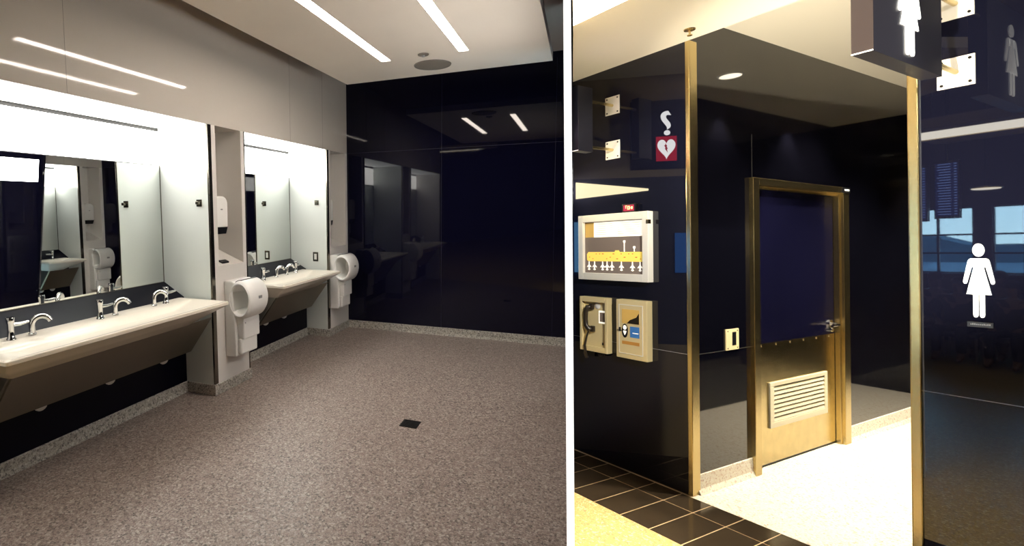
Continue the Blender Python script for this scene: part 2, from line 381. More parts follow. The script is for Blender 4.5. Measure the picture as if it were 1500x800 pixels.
def dryer(on, y0, label):
    f = mx(on)
    t = Thing('hand_dryer', label, 'hand dryer', L_, (f(XF), y0 + 0.15, 0.31), 'white hand dryers on the piers')
    cs = [(XF, 0.31), (-2.797, 0.315), (-2.80, 0.64), (-2.83, 0.90), (-2.80, 0.985), (-2.835, 1.0), (XF, 1.0)]
    t.part('case', MB().prism([(f(q[0]), q[1]) for q in cs], 'y', y0, y0 + 0.30), 'plastic', bevel=0.012, smooth=False)
    cx, cz = -2.752, 0.832
    N = 40
    def el(rx, rz, y, tilt=0.0): return [(f(cx + rx * math.cos(2 * PI * k / N)), y + tilt * math.cos(2 * PI * k / N), cz + rz * math.sin(2 * PI * k / N)) for k in range(N)]
    d = MB().loft([el(0.06, 0.085, y0 + 0.26), el(0.085, 0.118, y0 + 0.20), el(0.092, 0.13, y0 + 0.03), el(0.096, 0.136, y0 + 0.004), el(0.104, 0.146, y0 - 0.004), el(0.117, 0.160, y0 + 0.004), el(0.122, 0.170, y0 + 0.022), el(0.126, 0.174, y0 + 0.05), el(0.126, 0.174, y0 + 0.26), el(0.115, 0.158, y0 + 0.288), el(0.07, 0.1, y0 + 0.30)])
    dr = t.part('drum', d, 'plastic')
    s = MB()
    pr = [(0.124 * math.cos(a), 0.172 * math.sin(a)) for a in [math.radians(v) for v in range(86, 126, 5)]]
    ou = [(q[0] * 1.035, q[1] * 1.03) for q in pr][::-1]
    s.prism([(f(cx + q[0]), cz + q[1]) for q in pr + ou], 'y', y0 + 0.03, y0 + 0.26)
    t.part('air_slot', s, 'black', dr, smooth=False)
    t.part('badge', MB().box(f(cx + 0.122), f(cx + 0.1285), y0 + 0.12, y0 + 0.17, cz + 0.005, cz + 0.03), 'plastic_grey', dr, smooth=False)
    n = [(-2.80, 0.60), (-2.735, 0.62), (-2.728, 0.70), (-2.80, 0.74)]
    t.part('neck', MB().prism([(f(q[0]), q[1]) for q in n], 'y', y0 + 0.03, y0 + 0.27), 'plastic', bevel=0.006, smooth=False)
    t.part('front_panel', bx(MB(), f, -2.80, -2.735, y0 + 0.035, y0 + 0.285, 0.47, 0.655), 'plastic', bevel=0.012, smooth=False)
    t.part('screw', MB().cyl((f(-2.736), y0 + 0.06, 0.62), (f(-2.733), y0 + 0.06, 0.62), 0.006), 'plastic_grey')
    t.part('drip_tray', bx(MB(), f, -2.80, -2.755, y0 + 0.02, y0 + 0.275, 0.33, 0.478), 'plastic', bevel=0.018, smooth=False)
    return t
d1 = dryer(False, 3.735, 'white wall hand dryer with round opening, beside the long sink')
dup(d1.e, L_, Vector(d1.o) + Vector((0, 6.02 - 3.885, 0.045)), 'white wall hand dryer with round opening, against the navy back wall')

def dispenser(on, y0, label):
    f = mx(on); y1 = y0 + 0.20
    t = Thing('towel_dispenser', label, 'dispenser', L_, (f(-3.2), (y0 + y1) / 2, 1.43), 'white dispensers in the pier niches')
    prof = [(y0, 1.472), (y1, 1.472), (y1 + 0.004, 1.62)]
    for k in range(0, 9):
        a = PI * k / 8 / 2
        prof.append((y1 + 0.004 - 0.07 * (1 - math.cos(a)), 1.685 + 0.07 * math.sin(a)))
    for k in range(0, 9):
        a = PI / 2 * k / 8
        prof.append((y0 + 0.066 - 0.07 * math.sin(a), 1.685 + 0.07 * math.cos(a)))
    t.part('cover', MB().prism(prof, 'x', f(-3.2), f(-3.0)), 'plastic', bevel=0.012, smooth=False)
    t.part('outlet', MB().prism([(y0 + 0.005, 1.474), (y1 - 0.001, 1.474), (y1 - 0.028, 1.412), (y0 + 0.03, 1.412)], 'x', f(-3.195), f(-3.003)), 'black', smooth=False)
    t.part('badge', bx(MB(), f, -3.0, -2.997, y0 + 0.10, y0 + 0.125, 1.63, 1.64), 'plastic_grey', smooth=False)
    t.part('nozzle', MB().loft([[(f(-3.1 + 0.05 * math.cos(a)), y0 + 0.075 + rr * math.sin(a), z) for a in [2 * PI * k / 16 for k in range(16)]] for rr, z in ((0.05, 1.415), (0.042, 1.38), (0.045, 1.33), (0.065, 1.28))]), 'plastic')
    return t
dp = dispenser(False, 3.735, 'white dispenser with black outlet in the niche above the near hand dryer')
single('waste_slot', 'black slot in the sloping ledge under the niche dispenser', 'slot', MB().prism([(-2.985, 1.163), (-2.945, 1.148), (-2.945, 1.163), (-2.985, 1.178)], 'y', 3.765, 3.86), 'black', L_, (-2.965, 3.81, 1.15))
dispenser(False, 5.965, 'white dispenser in the narrow niche beside the navy wall')
def coat_hook(y, x, z, label):
    t = Thing('coat_hook', label, 'hook', L_, (x, y, z), 'square steel coat hooks')
    t.part('hook_plate', MB().box(x - 0.028, x + 0.028, y - 0.006, y, z - 0.03, z + 0.03), 'dark_steel', smooth=False)
    t.part('peg', MB().box(x - 0.012, x + 0.02, y - 0.04, y - 0.006, z - 0.012, z + 0.014), 'dark_steel', bevel=0.003, smooth=False)
coat_hook(FIN1, -3.022, 1.692, 'square steel coat hook on the pale fin beside the long sink')
coat_hook(FIN2, -3.06, 1.704, 'square steel coat hook on the pale fin near the navy wall')
t = Thing('wall_outlet', 'steel-framed wall outlet on the pale fin above the short sink', 'outlet', L_, (-3.087, FIN2, 1.02))
t.part('face_plate', MB().box(-3.124, -3.05, FIN2 - 0.006, FIN2, 0.962, 1.08), 'dark_steel', smooth=False, bevel=0.002)
t.part('socket', MB().box(-3.104, -3.070, FIN2 - 0.009, FIN2 - 0.006, 0.985, 1.057), 'plastic', smooth=False)

# ceiling: upper ceiling and the lower floating panel with its lights
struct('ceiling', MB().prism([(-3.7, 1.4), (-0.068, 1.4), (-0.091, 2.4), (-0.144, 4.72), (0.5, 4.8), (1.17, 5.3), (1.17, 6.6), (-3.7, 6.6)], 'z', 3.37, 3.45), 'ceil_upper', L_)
ZC = 3.0
fl = MB()
# panel with two real slots for the lights
X0c, X1c, Y1c, Y0c = -2.42, -0.29, 5.37, 1.42
S1, S2 = (-1.752, -1.668), (-1.026, -0.944); SY = (2.78, 4.69)
for xa, xb in ((X0c, S1[0]), (S1[1], S2[0]), (S2[1], X1c)): fl.box(xa, xb, Y0c, Y1c, ZC, ZC + 0.08)
for s in (S1, S2): fl.box(s[0], s[1], Y0c, SY[0], ZC, ZC + 0.08); fl.box(s[0], s[1], SY[1], Y1c, ZC, ZC + 0.08)
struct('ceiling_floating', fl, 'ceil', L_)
for s, lab in ((S1, 'recessed linear ceiling light nearer the sinks'), (S2, 'recessed linear ceiling light farther from the sinks')):
    t = Thing('linear_light', lab, 'ceiling light', L_, ((s[0] + s[1]) / 2, 3.82, ZC), 'linear lights in the washroom ceiling')
    t.part('diffuser', MB().box(s[0], s[1], SY[0], SY[1], ZC + 0.001, ZC + 0.02), 'light_l', smooth=False)
    t.part('housing', MB().box(s[0] - 0.01, s[1] + 0.01, SY[0], SY[1], ZC + 0.081, ZC + 0.12), 'white_paint', smooth=False)
t = Thing('ceiling_speaker', 'large round grey speaker grille in the washroom ceiling', 'speaker', L_, (-1.35, 5.0, ZC))
t.part('grille', MB().lathe([(0.16, 0.0), (0.16, -0.006)], (-1.35, 5.0, ZC), 40), 'speaker')
t.part('rim', MB().lathe([(0.16, 0.0), (0.16, -0.008), (0.175, -0.008), (0.178, 0.0)], (-1.35, 5.0, ZC), 40), 'speaker')
t = Thing('smoke_detector', 'small round grey detector between the ceiling lights and the speaker', 'detector', L_, (-1.335, 4.63, ZC))
t.part('detector_body', MB().lathe([(0.05, 0), (0.048, -0.008), (0.03, -0.014)], (-1.335, 4.63, ZC), 28), 'speaker')
t.part('sensor', MB().lathe([(0.018, -0.013), (0.014, -0.022)], (-1.335, 4.63, ZC), 16), 'plastic_grey')
t = Thing('floor_drain', 'small square black drain grate in the speckled washroom floor', 'drain', L_, (-1.155, 3.655, 0))
t.part('frame', MB().box(-1.222, -1.088, 3.592, 3.602, 0, 0.004).box(-1.222, -1.088, 3.712, 3.722, 0, 0.004).box(-1.222, -1.212, 3.602, 3.712, 0, 0.004).box(-1.098, -1.088, 3.602, 3.712, 0, 0.004), 'iron', smooth=False)
g = MB().box(-1.212, -1.098, 3.602, 3.712, 0.0, 0.0015)
for k in range(7): g.box(-1.212, -1.098, 3.606 + k * 0.0155, 3.614 + k * 0.0155, 0.0, 0.003)
t.part('grate', g, 'iron', smooth=False)

# the opposite sink wall, seen in the mirrors
OY = 5.22
sink_wall(True, OY, 'right', [(OY, 5.95)])
pier(True, 5.95, YE, 'right')
lum_panel(True, OY, 5.95, 'glowing white panel band above the mirror on the opposite wall', [], 'glowing bands over the mirrors')
mirror(True, OY, 5.949, 'mirror above the sink on the opposite wall')
sink(True, OY + 0.0, 5.88, 'cream trough sink on the opposite wall, seen in the long mirror')
spout(True, 5.36, 'chrome gooseneck spout on the opposite sink, seen in the long mirror', -1)
tap(True, 5.60, 'chrome pillar tap on the opposite sink, seen in the long mirror', -1)
dryer(True, 6.08, 'white wall hand dryer on the opposite pier, seen in the long mirror')
dispenser(True, 6.10, 'white dispenser in the opposite niche, seen in the long mirror')

# ================================================================== PARTITION between washroom and concourse
PD = Vector((0.76036, 0.64950, 0)); PN = Vector((0.64950, -0.76036, 0))   # along, and towards the concourse
PF = Matrix(((PD.x, PN.x, 0, 0), (PD.y, PN.y, 0, 0), (0, 0, 1, 0), (0, 0, 0, 1)))  # x along, y to the concourse, z up
def pofs(px, s):  # lateral offset of a radial line, relative to the right-hand line of the wall
    return px * s
k_in, k_l = -0.0038, -0.0112            # slopes of the inner faces against the end trim
s0, s1 = 2.375, 4.74
struct('wall_partition', MB().prism([(s0 + 0.02, k_l * s0), (s0 + 0.02, k_in * s0), (s1, k_in * s1), (s1, k_l * s1)], 'z', 0.0, 4.6), 'navy', PF)
struct('wall_partition_upper', MB().prism([(s0 + 0.02, k_in * s0), (s0 + 0.02, k_in * s0 + 0.003), (s1, k_in * s1 + 0.003), (s1, k_in * s1)], 'z', 2.26, 4.6), 'tan', PF)  # band colours imitate the concourse as mirrored in the dark wall
struct('wall_partition_mid', MB().prism([(s0 + 0.02, k_in * s0), (s0 + 0.02, k_in * s0 + 0.0025), (s1, k_in * s1 + 0.0025), (s1, k_in * s1)], 'z', 0.9, 2.26), 'mid_grey', PF)
struct('wall_partition_lower', MB().prism([(s0 + 0.02, k_in * s0), (s0 + 0.02, k_in * s0 + 0.003), (s1, k_in * s1 + 0.003), (s1, k_in * s1)], 'z', 0.0, 0.9), 'tan', PF)
struct('trim_partition', MB().box(s0 + 0.004, s0 + 0.03, -0.0126 * s0, 0.0, 0.0, 4.6), 'white_paint', PF)
single('added_edge_glow', 'slim white glow strip added up the end of the partition', 'light', MB().box(s0, s0 + 0.004, -0.0126 * s0, 0.0, 0.0, 4.6), 'edge_glow', PF, (s0, -0.006 * s0, 0))  # glow added so the partition end reads white, no lamp there
def zt(s_, zl): return 0.0845 * s_ + 0.996 * (zl - HE) + HE
t = Thing('luminous_panel', 'glowing white panel band along the partition, seen in the long mirror', 'light', PF, (3.8, k_l * 3.8, 2.3), 'glowing bands over the mirrors')
for a, c in ((2.75, 3.39), (3.40, 4.04), (4.05, 4.70)):
    t.part('diffuser', MB().loft([[(q, k_l * q - d_, zt(q, zz)) for q, zz in ((a, 2.04), (c, 2.04), (c, 2.34), (a, 2.34))] for d_ in (0.0, 0.002)]), 'lum_v', smooth=False)
def on_part(sa, sb, za, zb, d0=0.003, d1=0.01):
    b = MB(); return b.prism([(sa, k_in * sa + d0), (sa, k_in * sa + d1), (sb, k_in * sb + d1), (sb, k_in * sb + d0)], 'z', za, zb)
t = Thing('directional_sign', 'dark sign with white question mark and red heart square, seen reflected', 'sign', PF, (4.08, 0, 2.33))
t.part('panel', on_part(3.90, 4.30, 2.32, 2.88, 0.003, 0.008), 'sign_dark', smooth=False)
q = text_bm('?', 0.30, 0.001)
for v in q.b.verts:
    x, y, z = v.co; v.co = (4.035 + x * 1.0, k_in * 4.03 + 0.0095 + z, 2.60 + y * 0.9)
# the sign faces the concourse, so in the dark wall it reads mirrored
t.part('question_mark', q, 'sign_q', smooth=False)
t.part('heart_square', on_part(3.962, 4.112, 2.385, 2.585, 0.008, 0.0095), 'sign_red', smooth=False)
hp = []
for k in range(40):
    a = 2 * PI * k / 40
    hx = 16 * math.sin(a) ** 3; hz = 13 * math.cos(a) - 5 * math.cos(2 * a) - 2 * math.cos(3 * a) - math.cos(4 * a)
    hp.append((4.037 + hx * 0.0041, 2.492 + hz * 0.0056))
hb = MB(); hb.prism(hp, 'y', k_in * 4.03 + 0.0095, k_in * 4.03 + 0.0108); t.part('heart', hb, 'sign_q', smooth=False)
bolt = [(4.046, 2.528), (4.030, 2.506), (4.037, 2.504), (4.026, 2.482), (4.034, 2.480), (4.027, 2.452), (4.050, 2.486), (4.042, 2.489), (4.054, 2.511), (4.046, 2.513)]
t.part('bolt', MB().prism(bolt, 'y', k_in * 4.03 + 0.0108, k_in * 4.03 + 0.0118), 'sign_red', smooth=False)
single('reflection_ribbon', 'bright warm reflection ribbon added on the partition, for a bright band in the dark wall', 'light', MB().loft([[(4.17, k_in * 4.17 + d_, 2.150), (4.72, k_in * 4.72 + d_, 2.095), (4.72, k_in * 4.72 + d_, 2.235), (4.17, k_in * 4.17 + d_, 2.165)] for d_ in (0.003, 0.009)]), 'rib_warm', PF, (4.47, 0, 2.15))  # glowing shape imitates a bright band mirrored in the dark wall
t = Thing('wall_screen', 'bright blue window glow added to be reflected at the left edge of the dark wall', 'screen', PF, (4.71, 0, 1.45), 'added window glows reflected in the dark wall')  # added blue glow panels stand in for windows mirrored in the wall
t.part('display', on_part(4.66, 4.735, 1.48, 1.90, 0.003, 0.008), 'window_glow_bright', smooth=False)
t = Thing('wall_screen', 'dim blue window glow added to be reflected beside the steel corner post', 'screen', PF, (3.94, 0, 1.48), 'added window glows reflected in the dark wall')
t.part('display', on_part(3.86, 3.98, 1.48, 1.80, 0.003, 0.008), 'window_glow_mid', smooth=False)

# ================================================================== CONCOURSE AND CORRIDOR (world frame)
XA, YB = 3.612, 2.13
YC = 1.04; ZL = 3.08; ZR = 3.25
struct('floor_concourse', MB().box(-7.2, 2.955, -5.2, 8.0, -0.1, 0.0), 'terr_c', R_)
struct('floor_corridor', MB().box(3.595, 8.6, -0.2, YB, -0.1, 0.0005).box(3.68, 8.6, YB, 2.30, -0.1, 0.0005), 'terr_r', R_)
struct('floor_border_grout', MB().box(2.955, 3.595, -5.2, 3.15, -0.1, -0.002).box(3.595, 3.68, YB, 3.15, -0.1, -0.002), 'grout', R_)
tl = MB()
y = 1.803 - 0.1895 * 36
while y < 3.12:
    g_ = 0.0035
    tl.box(2.960, 3.386, y + g_, y + 0.1895 - g_, -0.05, 0.0)
    tl.box(3.394, 3.592, y + g_, y + 0.1895 - g_, -0.05, 0.0)
    y += 0.1895
struct('floor_tiles', tl, 'tile', R_)
# dark walls
struct('wall_left_front', MB().box(XA, XA + 0.06, YB + 0.0, 3.14, 0.0, 4.4), 'dark_a', R_)
wb = MB()
D0, D1, DZ = 4.345, 5.835, 2.195
wb.box(XA + 0.06, D0 + 0.03, YB, YB + 0.05, 0.0, ZR + 0.2); wb.box(D1 - 0.03, 8.6, YB, YB + 0.05, 0.0, ZR + 0.2); wb.box(D0 + 0.03, D1 - 0.03, YB, YB + 0.05, DZ - 0.03, ZR + 0.2)
struct('wall_corridor', wb, 'navy_b', R_)
struct('wall_right_front', MB().box(XA, XA + 0.06, -5.2, YC, 0.0, 4.6), 'dark_a', R_)
struct('wall_corridor_near', MB().box(XA + 0.06, 8.6, YC - 0.06, YC, 0.0, ZR + 0.2), 'navy_b', R_)
struct('wall_corridor_end', MB().box(8.5, 8.6, YC, YB, 0.0, ZR + 0.2), 'navy_b', R_)
jr = MB()
jr.box(XA - 0.0012, XA + 0.002, YB + 0.02, 3.12, 0.949, 0.952); jr.box(XA - 0.0012, XA + 0.002, -5.0, YC, 0.965, 0.969)
struct('trim_1', jr, 'joint', R_)
jr = MB()
jr.box(XA + 0.08, D0, YB - 0.001, YB + 0.002, 0.944, 0.947);
jr.box(D0 + 0.038, D0 + 0.043, YB - 0.0012, YB + 0.002, DZ, 2.52)
struct('trim_2', jr, 'joint_dark', R_)
struct('baseboard_corridor', MB().prism([(YB, 0), (YB - 0.03, 0), (YB - 0.012, 0.035), (YB - 0.008, 0.128), (YB, 0.13)], 'x', XA + 0.06, D0), 'terr_r', R_)
struct('baseboard_corridor_far', MB().prism([(YB, 0), (YB - 0.03, 0), (YB - 0.012, 0.035), (YB - 0.008, 0.128), (YB, 0.13)], 'x', D1, 8.5), 'terr_r', R_)
# steel corner posts
single('corner_post', 'tall brushed steel corner post between the phone wall and the door corridor', 'post', MB().box(XA - 0.006, XA + 0.082, YB - 0.014, YB + 0.018, 0.0, ZL), 'brass_steel', R_, (XA + 0.04, YB, 0), bevel=0.006, group='steel corner posts', smooth=False)
single('corner_post', 'tall brushed steel corner post beside the wall with the woman pictogram', 'post', MB().box(XA - 0.006, XA + 0.082, YC - 0.005, YC + 0.036, 0.0, ZL), 'brass_steel', R_, (XA + 0.04, YC, 0), bevel=0.006, group='steel corner posts', smooth=False)
# ceilings
struct('ceiling_front', MB().prism([(2.72, -5.2), (XA, -5.2), (XA, 3.07), (2.72, 2.308)], 'z', ZL, ZL + 0.3), 'cream', R_)
struct('ceiling_corridor', MB().box(XA, 8.6, YC - 0.06, YB + 0.05, ZR, ZR + 0.1), 'cream', R_)
single('glowing_fascia', 'long white fascia, made to glow, along the edge of the cream ceiling', 'light', MB().prism([(2.69, 0.80), (2.72, 0.80), (2.72, 2.305), (2.69, 2.28)], 'z', ZL, ZL + 0.30), 'lum_warm', R_, (2.7, 1.5, ZL))  # white fascia given its own glow to read as strongly lit
struct('wall_bulkhead', MB().box(2.72, 2.76, -5.2, 2.3, ZL + 0.30, 4.6), 'white_paint', R_)
# outer shell of the concourse
struct('ceiling_concourse', MB().box(-7.2, 2.76, -5.2, 8.1, 4.6, 4.7), 'conc_ceil', R_)
struct('wall_rear', MB().box(-7.2, 3.7, -5.3, -5.2, 0, 4.7), 'concourse', R_)
struct('wall_far', MB().box(-7.2, 8.7, 8.0, 8.1, 0, 4.7), 'concourse', R_)
struct('wall_shell', MB().box(8.6, 8.7, -0.3, 8.1, 0, 4.7), 'concourse', R_)
struct('ceiling_shell', MB().box(2.76, 8.7, -5.2, 8.1, 4.6, 4.7), 'concourse', R_)
struct('floor_shell', MB().box(2.955, 8.7, 3.15, 8.1, -0.1, -0.005), 'concourse', R_)
struct('wall_shell_near', MB().box(3.7, 8.7, -0.3, -0.2, 0, 4.7), 'concourse', R_)

# sprinkler
t = Thing('ceiling_sprinkler', 'small brass sprinkler head on the cream ceiling above the corner post', 'sprinkler', R_, (3.44, 2.015, ZL))
t.part('escutcheon', MB().lathe([(0.034, 0), (0.032, -0.006), (0.012, -0.012)], (3.44, 2.015, ZL), 28), 'brass_steel')
t.part('stem', MB().cyl((3.44, 2.015, ZL - 0.01), (3.44, 2.015, ZL - 0.04), 0.006), 'brass_steel')
t.part('deflector', MB().lathe([(0.015, -0.036), (0.015, -0.041)], (3.44, 2.015, ZL), 16), 'brass_steel')
def downlight(x, yy, label):
    t = Thing('downlight', label, 'ceiling light', R_, (x, yy, ZR), 'round downlights in the corridor ceiling')
    t.part('rim', MB().lathe([(0.085, 0), (0.085, -0.006), (0.10, -0.004), (0.102, 0)], (x, yy, ZR), 32), 'white_paint')
    t.part('lens', MB().lathe([(0.085, -0.001), (0.085, -0.003)], (x, yy, ZR), 32), 'lamp_r')
downlight(5.19, 1.575, 'round downlight in the corridor ceiling, reflected in the dark wall above the door')

# ---- door
d = Thing('door_1', 'navy door with stainless kick plate and louvred vent in a steel frame', None, R_, ((D0 + D1) / 2, YB, 0), kind='structure')
FY = 2.10; PY = 2.165
fr = MB()
fr.box(D0, D0 + 0.08, FY, YB + 0.05, 0.0, DZ); fr.box(D1 - 0.1, D1, FY, YB + 0.05, 0.0, DZ); fr.box(D0 + 0.08, D1 - 0.1, FY, YB + 0.05, DZ - 0.05, DZ)
fr.box(D0 + 0.08, D0 + 0.10, YB + 0.035, YB + 0.09, 0.0, DZ - 0.05); fr.box(D1 - 0.118, D1 - 0.1, FY + 0.025, YB + 0.09, 0.0, DZ - 0.05); fr.box(D0 + 0.1, D1 - 0.12, YB + 0.03, YB + 0.09, DZ - 0.068, DZ - 0.05)
d.part('door_frame', fr, 'brass_steel', bevel=0.003, smooth=False)
lf = d.part('door_leaf', MB().box(D0 + 0.102, D1 - 0.124, PY, PY + 0.045, 0.012, DZ - 0.072), 'door_blue', smooth=False)
d.part('door_backing', MB().box(D0 + 0.03, D1 - 0.03, PY + 0.046, PY + 0.06, 0, DZ - 0.03), 'black', smooth=False)
kp = MB().box(D0 + 0.106, D1 - 0.128, PY - 0.003, PY, 0.022, 0.944)
d.part('kick_plate', kp, 'kick', lf, smooth=False)
for k in range(6): d.part('screw', MB().cyl((D0 + 0.22 + k * 0.21, PY - 0.006, 0.928), (D0 + 0.22 + k * 0.21, PY - 0.002, 0.928), 0.008), 'chrome', lf)
v = MB(); V0, V1, VZ0, VZ1 = 4.653, 5.552, 0.287, 0.638
v.box(V0, V1, PY - 0.016, PY - 0.002, VZ0, VZ0 + 0.045); v.box(V0, V1, PY - 0.016, PY - 0.002, VZ1 - 0.032, VZ1)
v.box(V0, V0 + 0.055, PY - 0.016, PY - 0.002, VZ0 + 0.045, VZ1 - 0.032); v.box(V1 - 0.05, V1, PY - 0.016, PY - 0.002, VZ0 + 0.045, VZ1 - 0.032)
d.part('vent_grille', v, 'louver', lf, bevel=0.003, smooth=False)
for k in range(8):
    z = VZ0 + 0.049 + k * 0.0338
    d.part('vent_slat', MB().prism([(PY - 0.014, z), (PY - 0.010, z), (PY - 0.003, z + 0.026), (PY - 0.007, z + 0.026)], 'x', V0 + 0.055, V1 - 0.05), 'louver', lf, smooth=False)
d.part('vent_shadow', MB().box(V0 + 0.05, V1 - 0.045, PY - 0.0032, PY - 0.0028, VZ0 + 0.04, VZ1 - 0.03), 'black', lf, smooth=False)
hx, hz = 5.64, 1.03
d.part('handle_rose', MB().cyl((hx, PY - 0.012, hz), (hx, PY, hz), 0.036, seg=28), 'chrome', lf)
d.part('door_lever', MB().tube([(hx, PY - 0.005, hz), (hx, PY - 0.055, hz), (hx - 0.015, PY - 0.066, hz), (hx - 0.06, PY - 0.068, hz), (hx - 0.125, PY - 0.064, hz - 0.004)], [0.012, 0.012, 0.012, 0.011, 0.010], 14), 'chrome', lf)
d.part('key_cylinder', MB().cyl((hx + 0.005, PY - 0.02, hz - 0.05), (hx + 0.005, PY, hz - 0.05), 0.018), 'chrome', lf)
d.part('door_contact', MB().box(D1 - 0.145, D1 - 0.012, FY - 0.014, FY, DZ - 0.046, DZ - 0.004), 'black', bevel=0.003, smooth=False)
d.part('contact_highlight', MB().box(D1 - 0.115, D1 - 0.035, FY - 0.0155, FY - 0.014, DZ - 0.032, DZ - 0.018), 'sign_flat', smooth=False)  # white reflection on the box, put in as a glowing strip
t = Thing('switch_plate', 'small steel switch plate with dark slot left of the door', 'switch', R_, (4.10, YB, 0.944))
t.part('face_plate', MB().box(4.02, 4.181, YB - 0.008, YB, 0.944, 1.094), 'satin_gold', bevel=0.003, smooth=False)
t.part('slot', MB().box(4.095, 4.142, YB - 0.0095, YB - 0.008, 0.976, 1.072), 'black', smooth=False)
for x, z in ((4.04, 1.08), (4.16, 1.08), (4.04, 0.958), (4.16, 0.958)): t.part('screw', MB().cyl((x, YB - 0.0095, z), (x, YB - 0.008, z), 0.005), 'iron')

# ---- things on the dark phone wall (face X = XA, looking towards -X; left in the picture is larger Y)
def wall_frame(t, xf, ya, yb, za, zb, w, mat='brass_steel', wt=None):
    wt = wt or w
    b = MB(); b.box(xf, XA, ya, ya + w, za, zb); b.box(xf, XA, yb - w, yb, za, zb); b.box(xf, XA, ya + w, yb - w, za, za + wt); b.box(xf, XA, ya + w, yb - w, zb - wt, zb)
    return t.part('frame', b, mat, bevel=0.003, smooth=False)
t = Thing('directory_case', 'steel framed terminal map case with yellow bar and white aeroplanes', 'map', R_, (XA, 2.68, 1.428))
xf = 3.551
ya, yb, za, zb = 2.382, 2.978, 1.428, 1.942
wall_frame(t, xf, ya, yb, za, zb, 0.045, 'plate', 0.055)
bk = 3.578
t.part('backing', MB().box(bk, XA, ya + 0.045, yb - 0.045, za + 0.055, zb - 0.055), 'map_grey', smooth=False)
t.part('header_sheet', MB().box(bk - 0.002, bk, ya + 0.045, yb - 0.13, 1.765, zb - 0.06), 'paper', smooth=False)
t.part('side_sheet', MB().box(bk - 0.002, bk, yb - 0.13, yb - 0.05, 1.765, zb - 0.06), 'gold_panel', smooth=False)
rows = MB()
for k in range(6): rows.box(bk - 0.0028, bk - 0.002, 2.46, 2.64, 1.785 + 0.016 * k, 1.788 + 0.016 * k)
for k in range(6): rows.box(bk - 0.0028, bk - 0.002, 2.68, 2.83, 1.785 + 0.016 * k, 1.788 + 0.016 * k)
rows.box(bk - 0.0028, bk - 0.002, 2.660, 2.662, 1.78, 1.87)
t.part('header_rules', rows, 'gold_panel', smooth=False)
yel = [(2.428, 1.575), (2.90, 1.575), (2.912, 1.585), (2.914, 1.63), (2.90, 1.648), (2.665, 1.648), (2.66, 1.66), (2.63, 1.66), (2.625, 1.648), (2.428, 1.648)]
t.part('terminal_shape', MB().prism(yel, 'x', bk - 0.003, bk), 'map_yellow', smooth=False)
random.seed(3)
for k in range(15):
    yy = 2.45 + 0.031 * k; zz = random.choice((1.592, 1.604, 1.63)); t.part('map_mark', MB().box(bk - 0.0036, bk - 0.003, yy, yy + random.choice((0.010, 0.016)), zz, zz + 0.007), 'map_orange', smooth=False)
for yy in (2.895, 2.845, 2.772, 2.732, 2.69, 2.61, 2.52, 2.46):
    p = [(yy - 0.003, 1.575), (yy + 0.003, 1.575), (yy + 0.004, 1.548), (yy + 0.019, 1.532), (yy + 0.019, 1.527), (yy + 0.005, 1.532), (yy + 0.004, 1.518), (yy + 0.010, 1.512), (yy + 0.010, 1.508), (yy, 1.504), (yy - 0.010, 1.508), (yy - 0.010, 1.512), (yy - 0.004, 1.518), (yy - 0.005, 1.532), (yy - 0.019, 1.527), (yy - 0.019, 1.532), (yy - 0.004, 1.548)]
    t.part('aeroplane_mark', MB().prism(p, 'x', bk - 0.003, bk), 'paper', smooth=False)
for yy, h in ((2.585, 1.735), (2.505, 1.69)):
    p = [(yy - 0.003, 1.65), (yy + 0.003, 1.65), (yy + 0.003, h - 0.02), (yy + 0.009, h - 0.012), (yy + 0.008, h), (yy - 0.008, h), (yy - 0.009, h - 0.012), (yy - 0.003, h - 0.02)]
    t.part('tower_mark', MB().prism(p, 'x', bk - 0.003, bk), 'paper', smooth=False)
t.part('hinge', MB().box(xf - 0.004, xf + 0.03, ya - 0.004, ya + 0.012, 1.85, 1.88), 'brass_steel', bevel=0.002, smooth=False)
t = Thing('led_display', 'tiny red lit display on top of the map case', 'display', R_, (3.585, 2.545, 1.942))
t.part('display_case', MB().box(3.57, XA, 2.488, 2.60, 1.942, 2.008), 'black', bevel=0.008, smooth=False)
t.part('display_face', MB().box(3.568, 3.57, 2.50, 2.585, 1.953, 1.998), 'led', smooth=False)
b = MB()
for y0, y1, z0, z1 in ((2.562, 2.566, 1.972, 1.994), (2.555, 2.566, 1.99, 1.994), (2.533, 2.551, 1.984, 1.989), (2.533, 2.551, 1.964, 1.969), (2.533, 2.538, 1.964, 1.989), (2.546, 2.551, 1.964, 1.989), (2.508, 2.526, 1.972, 1.977), (2.510, 2.522, 1.966, 1.985)): b.box(3.5672, 3.568, y0, y1, z0, z1)
t.part('segments', b, 'led_y', smooth=False)

t = Thing('wall_phone', 'steel wall phone box with dark handset hanging in a recess', 'phone', R_, (XA, 2.843, 0.856))
xf = 3.553; ya, yb, za, zb = 2.717, 2.969, 0.858, 1.29
wall_frame(t, xf, ya, yb, za, zb, 0.022, 'satin_gold', 0.04)
bk = 3.585
t.part('recess_plate', MB().box(bk, XA, ya + 0.022, yb - 0.022, za + 0.04, zb - 0.04), 'satin_gold', smooth=False)
t.part('keypad_frame', MB().box(bk - 0.004, bk, 2.745, 2.815, 1.085, 1.185), 'paper', bevel=0.002, smooth=False)
t.part('keypad', MB().box(bk - 0.006, bk - 0.004, 2.755, 2.803, 1.098, 1.172), 'map_grey', smooth=False)
t.part('call_light', MB().ball((bk - 0.002, 2.825, 1.222), 0.006, 0.026, 0.026), 'plastic')
t.part('lock', MB().box(bk - 0.004, bk, 2.775, 2.785, 0.915, 0.935), 'black', smooth=False)
